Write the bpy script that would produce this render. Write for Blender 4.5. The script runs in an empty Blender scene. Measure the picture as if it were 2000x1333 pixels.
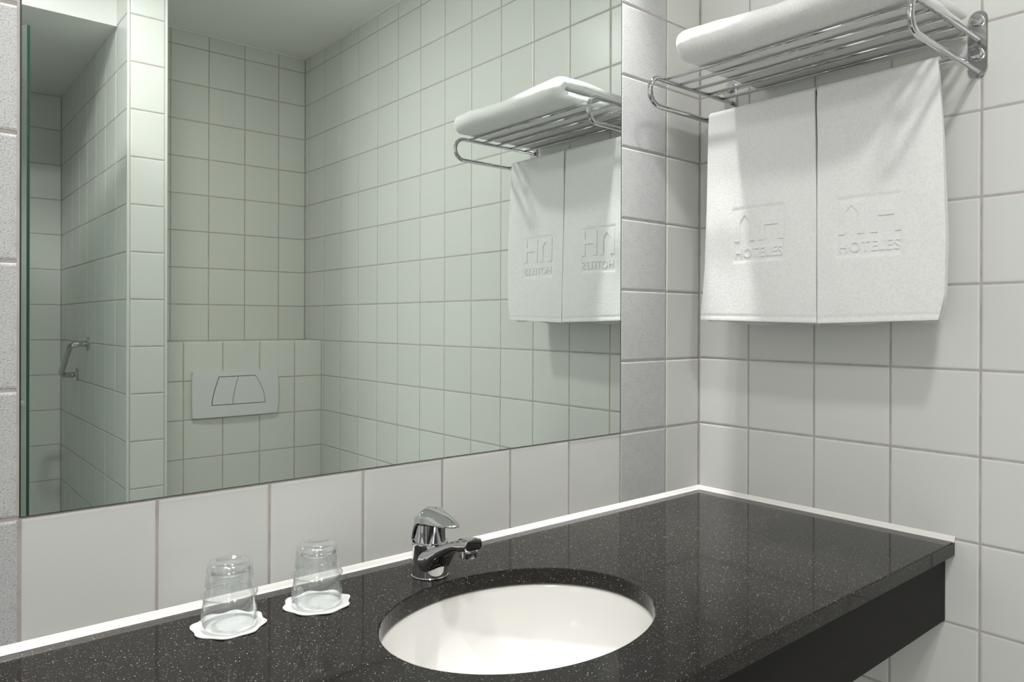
import bpy, bmesh, math, random
from math import sin, cos, pi, sqrt
from mathutils import Vector, Matrix

random.seed(7)
S = bpy.context.scene
COL = S.collection
Z0 = 0.85            # worktop height above the floor; tile rows are counted from here
T = 0.15             # tile pitch
ZC = Z0 - 0.004      # top of the worktop
CEIL = Z0 + 1.562
LINT = Z0 + 1.345    # underside of the shower bulkhead

# ------------------------------------------------------------------ camera
def make_camera():
    yaw, pit, roll, f = 0.7024, -0.0017, 0.0031, 1445.25
    F = Vector((sin(yaw) * cos(pit), cos(yaw) * cos(pit), sin(pit)))
    R0 = Vector((cos(yaw), -sin(yaw), 0)); U0 = R0.cross(F)
    R = R0 * cos(roll) + U0 * sin(roll); U = U0 * cos(roll) - R0 * sin(roll)
    cam = bpy.data.cameras.new('camera')
    o = bpy.data.objects.new('camera', cam); COL.objects.link(o)
    m = Matrix((R, U, -F)).transposed().to_4x4()
    m.translation = Vector((-1.4413, -1.0304, Z0 + 0.381))
    o.matrix_world = m
    cam.sensor_width = 36.0; cam.lens = 36.0 * f / 2000.0
    cam.shift_y = -33.98 / 2000.0
    cam.clip_start = 0.02; cam.clip_end = 30
    S.camera = o
make_camera()

# ------------------------------------------------------------------ world, exposure, light settings
w = bpy.data.worlds.new('world'); S.world = w; w.use_nodes = True
w.node_tree.nodes['Background'].inputs[0].default_value = (1, 1, 1, 1)
w.node_tree.nodes['Background'].inputs[1].default_value = 0.0
S.view_settings.view_transform = 'Standard'
S.view_settings.look = 'None'
S.view_settings.gamma = 1.0
S.view_settings.use_curve_mapping = False
S.view_settings.exposure = 0.03
S.cycles.use_denoising = True
S.cycles.max_bounces = 14
S.cycles.diffuse_bounces = 8
S.cycles.glossy_bounces = 8
S.cycles.transmission_bounces = 10
S.cycles.sample_clamp_indirect = 6.0
FILL_W, FILL_C = 21.0, (0.97, 0.985, 1.0)   # added fill light, sent in through the doorway to lift the shadows
DOWN_W, DOWN_C = 9.4, (1.0, 0.985, 0.96)      # ceiling downlight out in the room
SPOT_W, SPOT_C = 1.0, (1.0, 0.985, 0.96)       # row of downlights close to the mirror wall

# ------------------------------------------------------------------ materials
def mat(name, color, rough=0.5, metal=0.0, spec=0.5, **kw):
    m = bpy.data.materials.new(name); m.use_nodes = True
    b = m.node_tree.nodes['Principled BSDF']
    b.inputs['Base Color'].default_value = (*color, 1)
    b.inputs['Roughness'].default_value = rough
    b.inputs['Metallic'].default_value = metal
    b.inputs['Specular IOR Level'].default_value = spec
    for k, v in kw.items():
        b.inputs[k].default_value = v
    return m
def nodes(m):
    t = m.node_tree
    return t, t.nodes['Principled BSDF'], t.nodes.new, t.links.new
def ramp(t, stops):
    r = t.nodes.new('ShaderNodeValToRGB'); e = r.color_ramp.elements
    while len(e) < len(stops): e.new(0.5)
    for el, (p, c) in zip(e, stops):
        el.position = p; el.color = (*c, 1)
    return r

def glazed_tile(name, color, var=0.03):
    m = mat(name, color, 0.32, spec=0.42)
    t, b, N, L = nodes(m)
    oi = N('ShaderNodeObjectInfo'); mr = N('ShaderNodeMapRange')
    mr.inputs['To Min'].default_value = 1 - var; mr.inputs['To Max'].default_value = 1 + var * .5
    L(oi.outputs['Random'], mr.inputs['Value'])
    mx = N('ShaderNodeVectorMath'); mx.operation = 'SCALE'; mx.inputs[0].default_value = color
    L(mr.outputs[0], mx.inputs['Scale']); L(mx.outputs[0], b.inputs['Base Color'])
    tc = N('ShaderNodeTexCoord'); n = N('ShaderNodeTexNoise'); n.inputs['Scale'].default_value = 9
    n.inputs['Detail'].default_value = 2
    L(tc.outputs['Object'], n.inputs['Vector'])
    bp = N('ShaderNodeBump'); bp.inputs['Strength'].default_value = 0.12; bp.inputs['Distance'].default_value = 0.006
    L(n.outputs['Fac'], bp.inputs['Height']); L(bp.outputs[0], b.inputs['Normal'])
    return m
M_TILE = glazed_tile('white_tile_glaze', (0.69, 0.70, 0.675))
M_CREAM = glazed_tile('cream_tile_glaze', (0.725, 0.735, 0.69))

M_GREY = mat('speckled_grey_tile', (0.5, 0.5, 0.5), 0.24)
t, b, N, L = nodes(M_GREY)
tc = N('ShaderNodeTexCoord'); n1 = N('ShaderNodeTexNoise'); n1.inputs['Scale'].default_value = 560; n1.inputs['Detail'].default_value = 4
n2 = N('ShaderNodeTexNoise'); n2.inputs['Scale'].default_value = 45
L(tc.outputs['Object'], n1.inputs['Vector']); L(tc.outputs['Object'], n2.inputs['Vector'])
mm = N('ShaderNodeMath'); mm.operation = 'MULTIPLY_ADD'; mm.inputs[1].default_value = 0.14
L(n2.outputs['Fac'], mm.inputs[0]); L(n1.outputs['Fac'], mm.inputs[2])
r = ramp(t, [(0.42, (0.38, 0.385, 0.40)), (0.50, (0.47, 0.475, 0.485)), (0.58, (0.55, 0.555, 0.56)), (0.74, (0.62, 0.62, 0.625))])
L(mm.outputs[0], r.inputs[0])
v = N('ShaderNodeTexVoronoi'); v.inputs['Scale'].default_value = 300; L(tc.outputs['Object'], v.inputs['Vector'])
sp = N('ShaderNodeSeparateColor'); L(v.outputs['Color'], sp.inputs[0])
g1 = N('ShaderNodeMath'); g1.operation = 'GREATER_THAN'; g1.inputs[1].default_value = 0.86; L(sp.outputs[0], g1.inputs[0])
g2 = N('ShaderNodeMath'); g2.operation = 'LESS_THAN'; g2.inputs[1].default_value = 0.36; L(v.outputs['Distance'], g2.inputs[0])
g3 = N('ShaderNodeMath'); g3.operation = 'MULTIPLY'; L(g1.outputs[0], g3.inputs[0]); L(g2.outputs[0], g3.inputs[1])
g4 = N('ShaderNodeMath'); g4.operation = 'MULTIPLY'; g4.inputs[1].default_value = 0.4; L(g3.outputs[0], g4.inputs[0])
mxc = N('ShaderNodeMix'); mxc.data_type = 'RGBA'; mxc.inputs[7].default_value = (0.25, 0.255, 0.28, 1)
L(g4.outputs[0], mxc.inputs[0]); L(r.outputs[0], mxc.inputs[6]); L(mxc.outputs[2], b.inputs['Base Color'])
bp = N('ShaderNodeBump'); bp.inputs['Strength'].default_value = 0.06; bp.inputs['Distance'].default_value = 0.0005
L(n1.outputs['Fac'], bp.inputs['Height']); L(bp.outputs[0], b.inputs['Normal'])

M_GROUT = mat('grout', (0.42, 0.40, 0.38), 0.9, spec=0.2)
t, b, N, L = nodes(M_GROUT)
tc = N('ShaderNodeTexCoord'); n1 = N('ShaderNodeTexNoise'); n1.inputs['Scale'].default_value = 30; n1.inputs['Detail'].default_value = 5
L(tc.outputs['Object'], n1.inputs['Vector'])
r = ramp(t, [(0.35, (0.42, 0.39, 0.37)), (0.7, (0.52, 0.485, 0.46))]); L(n1.outputs['Fac'], r.inputs[0]); L(r.outputs[0], b.inputs['Base Color'])

def plaster(name, color):
    m = mat(name, color, 0.75, spec=0.3)
    t, b, N, L = nodes(m)
    tc = N('ShaderNodeTexCoord'); n1 = N('ShaderNodeTexNoise'); n1.inputs['Scale'].default_value = 35; n1.inputs['Detail'].default_value = 6
    L(tc.outputs['Object'], n1.inputs['Vector'])
    bp = N('ShaderNodeBump'); bp.inputs['Strength'].default_value = 0.12; bp.inputs['Distance'].default_value = 0.003
    L(n1.outputs['Fac'], bp.inputs['Height']); L(bp.outputs[0], b.inputs['Normal'])
    return m
M_PLASTER = plaster('white_plaster', (0.77, 0.77, 0.755))
M_CEIL = plaster('ceiling_paint', (0.84, 0.84, 0.83))
M_SILIC = mat('white_silicone', (0.86, 0.84, 0.81), 0.35)
M_FLOOR = mat('floor_tile', (0.2, 0.195, 0.19), 0.4)
t, b, N, L = nodes(M_FLOOR)
tc = N('ShaderNodeTexCoord'); br = N('ShaderNodeTexBrick'); br.inputs['Scale'].default_value = 1.0
br.offset = 0; br.inputs['Brick Width'].default_value = 0.2; br.inputs['Row Height'].default_value = 0.2; br.inputs['Mortar Size'].default_value = 0.002
br.inputs['Color1'].default_value = (0.76, 0.755, 0.74, 1); br.inputs['Color2'].default_value = (0.74, 0.735, 0.72, 1); br.inputs['Mortar'].default_value = (0.35, 0.345, 0.34, 1)
L(tc.outputs['Object'], br.inputs['Vector']); L(br.outputs['Color'], b.inputs['Base Color'])

M_MIRROR = mat('mirror_silver', (0.835, 0.89, 0.85), 0.0, metal=1.0)
M_MIRROR_EDGE = mat('mirror_edge_glass', (0.035, 0.045, 0.04), 0.25)
M_CHROME = mat('chrome', (0.62, 0.62, 0.635), 0.05, metal=1.0)
M_CHROME_DULL = mat('chrome_plate', (0.62, 0.62, 0.63), 0.16, metal=1.0)
M_CERAMIC = mat('white_ceramic', (0.80, 0.785, 0.765), 0.12)
M_PLASTIC = mat('satin_plastic', (0.74, 0.745, 0.75), 0.38)
M_GAP = mat('dark_gap', (0.05, 0.05, 0.05), 0.6)
M_PAPER = mat('white_paper', (0.88, 0.88, 0.88), 0.7, spec=0.2)
M_PRINT = mat('grey_blue_ink', (0.50, 0.56, 0.62), 0.7)
M_WOOD = mat('dark_brown_panel', (0.011, 0.0095, 0.0085), 0.5, spec=0.14)
t, b, N, L = nodes(M_WOOD)
tc = N('ShaderNodeTexCoord'); mp = N('ShaderNodeMapping'); mp.inputs['Scale'].default_value = (3, 40, 40)
n1 = N('ShaderNodeTexNoise'); n1.inputs['Scale'].default_value = 2.5; n1.inputs['Detail'].default_value = 4
L(tc.outputs['Object'], mp.inputs[0]); L(mp.outputs[0], n1.inputs['Vector'])
r = ramp(t, [(0.3, (0.0095, 0.008, 0.007)), (0.7, (0.0135, 0.0115, 0.010))]); L(n1.outputs['Fac'], r.inputs[0]); L(r.outputs[0], b.inputs['Base Color'])

# dark composite stone with bright flecks
M_STONE = mat('dark_fleck_stone', (0.04, 0.036, 0.034), 0.07, spec=0.21)
t, b, N, L = nodes(M_STONE)
tc = N('ShaderNodeTexCoord')
def flecks(scale, radius, keep, seed):
    mp = N('ShaderNodeMapping'); mp.inputs['Location'].default_value = (seed, seed * 2.3, seed * .7)
    L(tc.outputs['Object'], mp.inputs[0])
    v = N('ShaderNodeTexVoronoi'); v.inputs['Scale'].default_value = scale
    L(mp.outputs[0], v.inputs['Vector'])
    sx = N('ShaderNodeSeparateColor'); L(v.outputs['Color'], sx.inputs[0])
    g = N('ShaderNodeMath'); g.operation = 'GREATER_THAN'; g.inputs[1].default_value = 1 - keep; L(sx.outputs[0], g.inputs[0])
    l = N('ShaderNodeMath'); l.operation = 'LESS_THAN'; l.inputs[1].default_value = radius; L(v.outputs['Distance'], l.inputs[0])
    p = N('ShaderNodeMath'); p.operation = 'MULTIPLY'; L(g.outputs[0], p.inputs[0]); L(l.outputs[0], p.inputs[1])
    q = N('ShaderNodeMath'); q.operation = 'MULTIPLY'; L(p.outputs[0], q.inputs[0]); L(sx.outputs[1], q.inputs[1])
    return q
fa = flecks(460, 0.32, 0.30, 0.0); fb = flecks(290, 0.175, 0.17, 3.1)
n1 = N('ShaderNodeTexNoise'); n1.inputs['Scale'].default_value = 420; n1.inputs['Detail'].default_value = 3; L(tc.outputs['Object'], n1.inputs['Vector'])
base = ramp(t, [(0.35, (0.0115, 0.0095, 0.0085)), (0.7, (0.022, 0.0188, 0.0168))]); L(n1.outputs['Fac'], base.inputs[0])
def over(prev, fac, col, gain):
    g = N('ShaderNodeMath'); g.operation = 'MULTIPLY'; g.use_clamp = True; g.inputs[1].default_value = gain; L(fac.outputs[0], g.inputs[0])
    mx = N('ShaderNodeMix'); mx.data_type = 'RGBA'; mx.inputs[7].default_value = (*col, 1)
    L(g.outputs[0], mx.inputs[0]); L(prev, mx.inputs[6]); return mx.outputs[2]
c = over(base.outputs[0], fa, (0.20, 0.185, 0.17), 1.0); c = over(c, fb, (0.66, 0.65, 0.61), 1.3)
L(c, b.inputs['Base Color'])

# terry cloth
def terry(name, color):
    m = mat(name, color, 0.95, spec=0.1, **{'Sheen Weight': 0.25, 'Sheen Roughness': 0.5})
    t, b, N, L = nodes(m)
    tc = N('ShaderNodeTexCoord')
    n1 = N('ShaderNodeTexNoise'); n1.inputs['Scale'].default_value = 230; n1.inputs['Detail'].default_value = 3
    n2 = N('ShaderNodeTexNoise'); n2.inputs['Scale'].default_value = 620; n2.inputs['Detail'].default_value = 2
    L(tc.outputs['Object'], n1.inputs['Vector']); L(tc.outputs['Object'], n2.inputs['Vector'])
    ad = N('ShaderNodeMath'); ad.operation = 'MULTIPLY_ADD'; ad.inputs[1].default_value = 0.5
    L(n2.outputs['Fac'], ad.inputs[0]); L(n1.outputs['Fac'], ad.inputs[2])
    bp = N('ShaderNodeBump'); bp.inputs['Strength'].default_value = 0.4; bp.inputs['Distance'].default_value = 0.0009
    L(ad.outputs[0], bp.inputs['Height']); L(bp.outputs[0], b.inputs['Normal'])
    r = ramp(t, [(0.45, tuple(x * .9 for x in color)), (0.85, color)]); L(ad.outputs[0], r.inputs[0]); L(r.outputs[0], b.inputs['Base Color'])
    return m
M_TERRY = terry('white_terry', (0.80, 0.797, 0.795))

def bright_glass():
    m = bpy.data.materials.new('thick_clear_glass'); m.use_nodes = True              # the thick rings: more surface, more glint
    t = m.node_tree; N, L = t.nodes.new, t.links.new; t.nodes.remove(t.nodes['Principled BSDF'])
    tr = N('ShaderNodeBsdfTransparent'); tr.inputs[0].default_value = (0.97, 0.985, 0.985, 1)
    gl = N('ShaderNodeBsdfGlossy'); gl.inputs['Roughness'].default_value = 0.09; gl.inputs[0].default_value = (1, 1, 1, 1)
    lw = N('ShaderNodeLayerWeight'); ma = N('ShaderNodeMath'); ma.operation = 'MULTIPLY_ADD'; ma.inputs[1].default_value = 0.6; ma.inputs[2].default_value = 0.2; L(lw.outputs['Facing'], ma.inputs[0])
    mx = N('ShaderNodeMixShader'); L(ma.outputs[0], mx.inputs[0]); L(tr.outputs[0], mx.inputs[1]); L(gl.outputs[0], mx.inputs[2])
    L(mx.outputs[0], t.nodes['Material Output'].inputs[0])
    return m
M_GLASSFOOT = bright_glass()
M_GLASS = bpy.data.materials.new('thin_clear_glass'); M_GLASS.use_nodes = True     # thin walls: no bending, only surface reflection
t = M_GLASS.node_tree; N, L = t.nodes.new, t.links.new
t.nodes.remove(t.nodes['Principled BSDF'])
tr = N('ShaderNodeBsdfTransparent'); tr.inputs[0].default_value = (0.975, 0.985, 0.985, 1)
gl = N('ShaderNodeBsdfGlossy'); gl.inputs['Roughness'].default_value = 0.03; gl.inputs[0].default_value = (1, 1, 1, 1)
lw = N('ShaderNodeLayerWeight'); pw = N('ShaderNodeMath'); pw.operation = 'POWER'; pw.inputs[1].default_value = 3.5; L(lw.outputs['Facing'], pw.inputs[0])
fz = N('ShaderNodeMath'); fz.operation = 'MULTIPLY_ADD'; fz.inputs[1].default_value = 0.85; fz.inputs[2].default_value = 0.09; L(pw.outputs[0], fz.inputs[0])
mx = N('ShaderNodeMixShader'); L(fz.outputs[0], mx.inputs[0]); L(tr.outputs[0], mx.inputs[1]); L(gl.outputs[0], mx.inputs[2])
L(mx.outputs[0], t.nodes['Material Output'].inputs[0])
M_DOORGLASS = mat('textured_shower_glass', (0.80, 0.90, 0.84), 0.12, **{'Transmission Weight': 1.0, 'IOR': 1.3})
t, b, N, L = nodes(M_DOORGLASS)
tc = N('ShaderNodeTexCoord'); v = N('ShaderNodeTexVoronoi'); v.inputs['Scale'].default_value = 160; v.inputs['Randomness'].default_value = 0.0
L(tc.outputs['Object'], v.inputs['Vector'])
bp = N('ShaderNodeBump'); bp.inputs['Strength'].default_value = 0.35; bp.inputs['Distance'].default_value = 0.001
L(v.outputs['Distance'], bp.inputs['Height']); L(bp.outputs[0], b.inputs['Normal'])
M_DOOREDGE = mat('green_glass_edge', (0.018, 0.06, 0.045), 0.2)
M_LAMPWHITE = mat('white_enamel', (0.8, 0.8, 0.79), 0.4)

# ------------------------------------------------------------------ helpers
def link(name, me, m, parent=None, smooth=False):
    o = bpy.data.objects.new(name, me); COL.objects.link(o)
    if m is not None and not me.materials: me.materials.append(m)
    if parent is not None: o.parent = parent
    if smooth:
        for p in me.polygons: p.use_smooth = True
    return o
def from_bm(name, bm, m, parent=None, smooth=False):
    bmesh.ops.recalc_face_normals(bm, faces=bm.faces)
    me = bpy.data.meshes.new(name); bm.to_mesh(me); bm.free()
    return link(name, me, m, parent, smooth)
def from_data(name, vs, fs, m, parent=None, smooth=False, recalc=False):
    me = bpy.data.meshes.new(name); me.from_pydata([tuple(v) for v in vs], [], fs); me.update()
    if recalc:
        bm = bmesh.new(); bm.from_mesh(me); bmesh.ops.recalc_face_normals(bm, faces=bm.faces); bm.to_mesh(me); bm.free()
    return link(name, me, m, parent, smooth)
def tag(o, label=None, cat=None, group=None, kind=None):
    for k, v in (('label', label), ('category', cat), ('group', group), ('kind', kind)):
        if v: o[k] = v
    return o
def empty(name, loc, label, cat, group=None):
    o = bpy.data.objects.new(name, None); COL.objects.link(o); o.location = loc; o.empty_display_size = 0.05
    return tag(o, label, cat, group)
def bm_box(bm, lo, hi, bevel=0.0, seg=2):
    vs = [bm.verts.new((x, y, z)) for x in (lo[0], hi[0]) for y in (lo[1], hi[1]) for z in (lo[2], hi[2])]
    fs = [bm.faces.new([vs[i] for i in q]) for q in ((0, 1, 3, 2), (4, 6, 7, 5), (0, 4, 5, 1), (2, 3, 7, 6), (0, 2, 6, 4), (1, 5, 7, 3))]
    if bevel:
        es = {e for f in fs for e in f.edges}
        bmesh.ops.bevel(bm, geom=list(es), offset=bevel, segments=seg, profile=0.5, affect='EDGES')
def box(name, lo, hi, m, parent=None, bevel=0.0, seg=2):
    bm = bmesh.new(); bm_box(bm, lo, hi, bevel, seg)
    return from_bm(name, bm, m, parent)
def bm_tube(bm, pts, r, n=12, caps=True):
    pts = [Vector(p) for p in pts]; rings = []
    prev = None
    for i, p in enumerate(pts):
        a = pts[max(i - 1, 0)]; c = pts[min(i + 1, len(pts) - 1)]
        d = (c - a).normalized()
        if prev is None:
            u = d.orthogonal().normalized()
        else:
            u = (prev - d * prev.dot(d)).normalized()
        prev = u; v = d.cross(u)
        rr = r[i] if isinstance(r, (list, tuple)) else r
        rings.append([bm.verts.new(p + (u * cos(2 * pi * k / n) + v * sin(2 * pi * k / n)) * rr) for k in range(n)])
    for a, c in zip(rings, rings[1:]):
        for k in range(n): bm.faces.new((a[k], a[(k + 1) % n], c[(k + 1) % n], c[k]))
    if caps:
        bm.faces.new(list(reversed(rings[0]))); bm.faces.new(rings[-1])
def tube(name, pts, r, m, parent=None, n=12):
    bm = bmesh.new(); bm_tube(bm, pts, r, n)
    return from_bm(name, bm, m, parent, True)
def bm_lathe(bm, prof, n=40, center=(0, 0), sx=1.0, sy=1.0, closed=False):
    rings = []
    for r, z in prof:
        if r < 1e-6: rings.append([bm.verts.new((center[0], center[1], z))])
        else: rings.append([bm.verts.new((center[0] + r * sx * cos(2 * pi * k / n), center[1] + r * sy * sin(2 * pi * k / n), z)) for k in range(n)])
    seq = list(zip(rings, rings[1:]))
    if closed: seq.append((rings[-1], rings[0]))
    for a, c in seq:
        for k in range(n):
            k2 = (k + 1) % n
            if len(a) == 1 and len(c) == 1: continue
            if len(a) == 1: bm.faces.new((a[0], c[k2], c[k]))
            elif len(c) == 1: bm.faces.new((a[k], a[k2], c[0]))
            else: bm.faces.new((a[k], a[k2], c[k2], c[k]))
def lathe(name, prof, m, parent=None, n=40, center=(0, 0), sx=1.0, sy=1.0, smooth=True, closed=False):
    bm = bmesh.new(); bm_lathe(bm, prof, n, center, sx, sy, closed)
    return from_bm(name, bm, m, parent, smooth)
def autosmooth(o, deg=35):
    for p in o.data.polygons: p.use_smooth = True
    for e in o.data.edges: pass
    bm = bmesh.new(); bm.from_mesh(o.data)
    for e in bm.edges:
        if len(e.link_faces) == 2 and e.calc_face_angle(0) > math.radians(deg): e.smooth = False
    bm.to_mesh(o.data); bm.free(); return o
def smoothstep(a, b, x):
    t = max(0.0, min(1.0, (x - a) / (b - a))); return t * t * (3 - 2 * t)
def wave(x, y, s=0.0):
    return (sin(x * 1.0 + s) * cos(y * 1.3 + 2 * s) + 0.6 * sin(x * 2.3 - y * 1.7 + 3 * s) + 0.35 * sin(x * 4.1 + y * 3.7 + s)) / 1.95

# ------------------------------------------------------------------ tiled walls
TILE_MESH = {}
def tile_mesh(w_, h_, m):
    key = (round(w_, 4), round(h_, 4), m.name)
    if key in TILE_MESH: return TILE_MESH[key]
    b1, b2, d1 = 0.0009, 0.0034, 0.0011
    vs, fs = [], []
    for ins, z in ((0.0, -0.006), (0.0, -d1 - .0004), (b1, -d1 * .45), (b2, 0.0)):
        x, y = w_ / 2 - ins, h_ / 2 - ins
        vs += [(-x, -y, z), (x, -y, z), (x, y, z), (-x, y, z)]
    for k in range(3):
        for i in range(4):
            j = (i + 1) % 4
            fs.append((4 * k + i, 4 * k + j, 4 * k + 4 + j, 4 * k + 4 + i))
    fs.append((12, 13, 14, 15))
    me = bpy.data.meshes.new('tile'); me.from_pydata(vs, [], fs); me.update(); me.materials.append(m)
    TILE_MESH[key] = me; return me
GAP = 0.0032
def tiles(parent, origin, ud, vd, us, vs, pick, jit=0.0011):
    """tiles between successive edges us (along ud) and vs (along vd); the front faces ud x vd"""
    ud, vd = Vector(ud), Vector(vd); nd = ud.cross(vd)
    rot = Matrix((ud, vd, nd)).transposed()
    for u0, u1 in zip(us, us[1:]):
        for v0, v1 in zip(vs, vs[1:]):
            m = pick((u0 + u1) / 2, (v0 + v1) / 2)
            if m is None or u1 - u0 < 0.008 or v1 - v0 < 0.008: continue
            o = link('tile', tile_mesh(u1 - u0 - GAP, v1 - v0 - GAP, m), m, parent)
            tilt = Matrix.Rotation(random.gauss(0, jit), 3, 'X') @ Matrix.Rotation(random.gauss(0, jit), 3, 'Y')
            mw = (rot @ tilt).to_4x4()
            mw.translation = Vector(origin) + ud * (u0 + u1) / 2 + vd * (v0 + v1) / 2 - nd * (random.random() * 0.0003)
            o.matrix_world = mw
            if m is M_GREY: o['label'] = 'speckled grey tile'
def edges(first, step, end, start=0.0):
    out = [start]; x = first
    while x < end - 0.012:
        if x > start + 0.005: out.append(x)
        x += step
    out.append(end); return out
ROWS = edges(0.10, T, CEIL - 0.001)                    # row lines above the floor, shared by the whole room
BK = 0.0013                                            # grout lies this far behind the tile faces
Y_FAR, Y_LEDGE, Y_END, Y_SHOWER, Y_LINT = -2.1184, -1.9482, -1.522, -2.655, -1.6536
XP0, XP1, X_SHL, X_LEFT = -0.8646, -0.7442, -1.50, -2.05
LEDGE_Z = Z0 + 0.301

def structure(name, lo, hi, m): return tag(box(name, lo, hi, m), kind='structure')
structure('floor', (X_LEFT - .1, Y_SHOWER - .1, -0.08), (0.1, 0.1, 0), M_FLOOR)
structure('ceiling', (X_LEFT - .1, Y_SHOWER - .1, CEIL), (0.1, 0.1, CEIL + 0.08), M_CEIL)

# wall with the mirror
wall_back = structure('wall_back', (X_LEFT - .1, BK, 0), (0.1, 0.1, CEIL), M_GROUT)
V_EDGE = [0.0, 0.1217, 0.2717] + [0.2717 + T * k for k in range(1, 8)] + [1.4717, 1.6217, 1.7717, 1.9217, -X_LEFT]
MIR_LO, MIR_HI = Z0 + 0.15, Z0 + 1.20
def back_material(d, z):
    grey = 0.1217 < d < 0.2717 or 1.3217 < d < 1.4717
    if 0.2717 < d < 1.3217 and MIR_LO < z < MIR_HI: return None
    return M_GREY if grey else M_TILE
tiles(wall_back, (X_LEFT, 0, 0), (1, 0, 0), (0, 0, 1), sorted(-X_LEFT - d for d in V_EDGE), [v for v in ROWS if v >= Z0 - 0.76],
      lambda u, v: back_material(-(X_LEFT + u), v))

# right wall: the one with the towel rack
wall_right = structure('wall_right', (BK, Y_FAR - .1, 0), (0.1, 0.1, CEIL), M_GROUT)
UE = edges(0.1284, T, -Y_FAR)
tiles(wall_right, (0, 0, 0), (0, -1, 0), (0, 0, 1), UE, ROWS, lambda u, v: M_TILE if not (u - 0.074 > -Y_LEDGE and v < LEDGE_Z) else None)

# wall behind the toilet and the boxed-in cistern ledge in front of it
wall_front = structure('wall_front', (XP1, Y_FAR - .1, 0), (0.1, Y_FAR - BK, CEIL), M_GROUT)
tiles(wall_front, (0, Y_FAR, 0), (-1, 0, 0), (0, 0, 1), edges(0.1225, 0.1495, -XP1), ROWS, lambda u, v: M_CREAM if v > LEDGE_Z else None)
wall_ledge = structure('wall_ledge', (XP1, Y_FAR - BK, 0), (BK, Y_LEDGE - BK, LEDGE_Z - .006), M_GROUT)
tiles(wall_ledge, (0, Y_LEDGE, 0), (-1, 0, 0), (0, 0, 1), edges(0.1230, 0.1490, -XP1), [v for v in ROWS if v < LEDGE_Z + 0.01], lambda u, v: M_CREAM)
tiles(wall_ledge, (0, Y_LEDGE, LEDGE_Z), (-1, 0, 0), (0, -1, 0), edges(0.1230, 0.1490, -XP1), [0.0, Y_LEDGE - Y_FAR], lambda u, v: M_CREAM)

# partition between toilet and shower: tiled on both faces and across its end
wall_partition = structure('wall_partition', (XP0 + BK, Y_SHOWER, 0), (XP1 - BK, Y_END - BK, CEIL), M_GROUT)
tiles(wall_partition, (XP1 - 0.0085, Y_END, 0), (-1, 0, 0), (0, 0, 1), [0.0, XP1 - XP0 - 0.017], ROWS, lambda u, v: M_TILE, 0.0007)
SE = [0.0] + [T * k for k in range(1, 8)] + [Y_END - Y_SHOWER]
tiles(wall_partition, (XP0, Y_END, 0), (0, -1, 0), (0, 0, 1), SE, ROWS, lambda u, v: M_TILE)
tiles(wall_partition, (XP1, Y_END, 0), (0, 1, 0), (0, 0, 1), [-(Y_END - Y_FAR), -0.45, -0.30, -0.15, 0.0], ROWS, lambda u, v: M_CREAM)
for xa in (XP0 + .0002, XP1 - .0082):                    # the rounded edge beads down both corners of the partition end
    box('edge_bead', (xa, Y_END - 0.006, 0), (xa + 0.008, Y_END + 0.0004, CEIL), M_TILE, wall_partition, 0.002, 2)

# shower compartment
wall_shower = structure('wall_shower', (X_SHL - .1, Y_SHOWER - .1, 0), (XP0 + .02, Y_SHOWER - BK, CEIL), M_GROUT)
tiles(wall_shower, (XP0, Y_SHOWER, 0), (-1, 0, 0), (0, 0, 1), edges(0.15, T, XP0 - X_SHL), [v for v in ROWS if v < LINT] + [LINT], lambda u, v: M_TILE)
wall_side = structure('wall_side', (X_SHL - .09, Y_SHOWER, 0), (X_SHL - BK, Y_LINT - .1, CEIL), M_GROUT)
tiles(wall_side, (X_SHL, Y_SHOWER, 0), (0, 1, 0), (0, 0, 1), edges(0.15, T, Y_LINT - .1 - Y_SHOWER), [v for v in ROWS if v < LINT] + [LINT], lambda u, v: M_TILE)
wall_lintel = structure('wall_lintel', (X_SHL - .09, Y_SHOWER, LINT), (XP0 - .0004, Y_LINT, CEIL), M_PLASTER)
structure('wall_entry', (X_LEFT - .1, Y_LINT - .1, 0), (X_SHL - .0902, Y_LINT, CEIL), M_PLASTER)
# left wall; its doorway and the lit room beyond are added to carry fill light
DY0, DY1, DH = -1.60, -0.72, 2.10
structure('wall_left', (X_LEFT - .1, DY1, 0), (X_LEFT, 0.0, CEIL), M_PLASTER)
structure('wall_left_over_door', (X_LEFT - .1, Y_LINT, DH), (X_LEFT, DY1, CEIL), M_PLASTER)
structure('wall_left_jamb', (X_LEFT - .1, Y_LINT, 0), (X_LEFT, DY0, DH), M_PLASTER)
RX0, RX1, RY0, RY1 = X_LEFT - 2.1, X_LEFT - .1, -2.6, 0.5  # unseen room, added only to hold the fill light
structure('floor_added_room', (RX0 - .1, RY0 - .1, -0.08), (RX1 - .0005, RY1 + .1, 0), M_FLOOR)
structure('ceiling_added_room', (RX0 - .1, RY0 - .1, CEIL), (RX1 - .0005, RY1 + .1, CEIL + .08), M_CEIL)
structure('wall_added_room_front', (RX0 - .1, RY0 - .1, 0), (RX1, RY0, CEIL), M_PLASTER)
structure('wall_added_room_back', (RX0 - .1, RY1, 0), (RX1, RY1 + .1, CEIL), M_PLASTER)
structure('wall_added_room_far', (RX0 - .1, RY0, 0), (RX0, RY1, CEIL), M_PLASTER)
structure('wall_added_room_inner', (RX1 - .02, 0.1, 0), (RX1, RY1, CEIL), M_PLASTER)
structure('wall_added_room_side', (RX1 - .02, RY0, 0), (RX1, Y_LINT - .1, CEIL), M_PLASTER)
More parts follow.
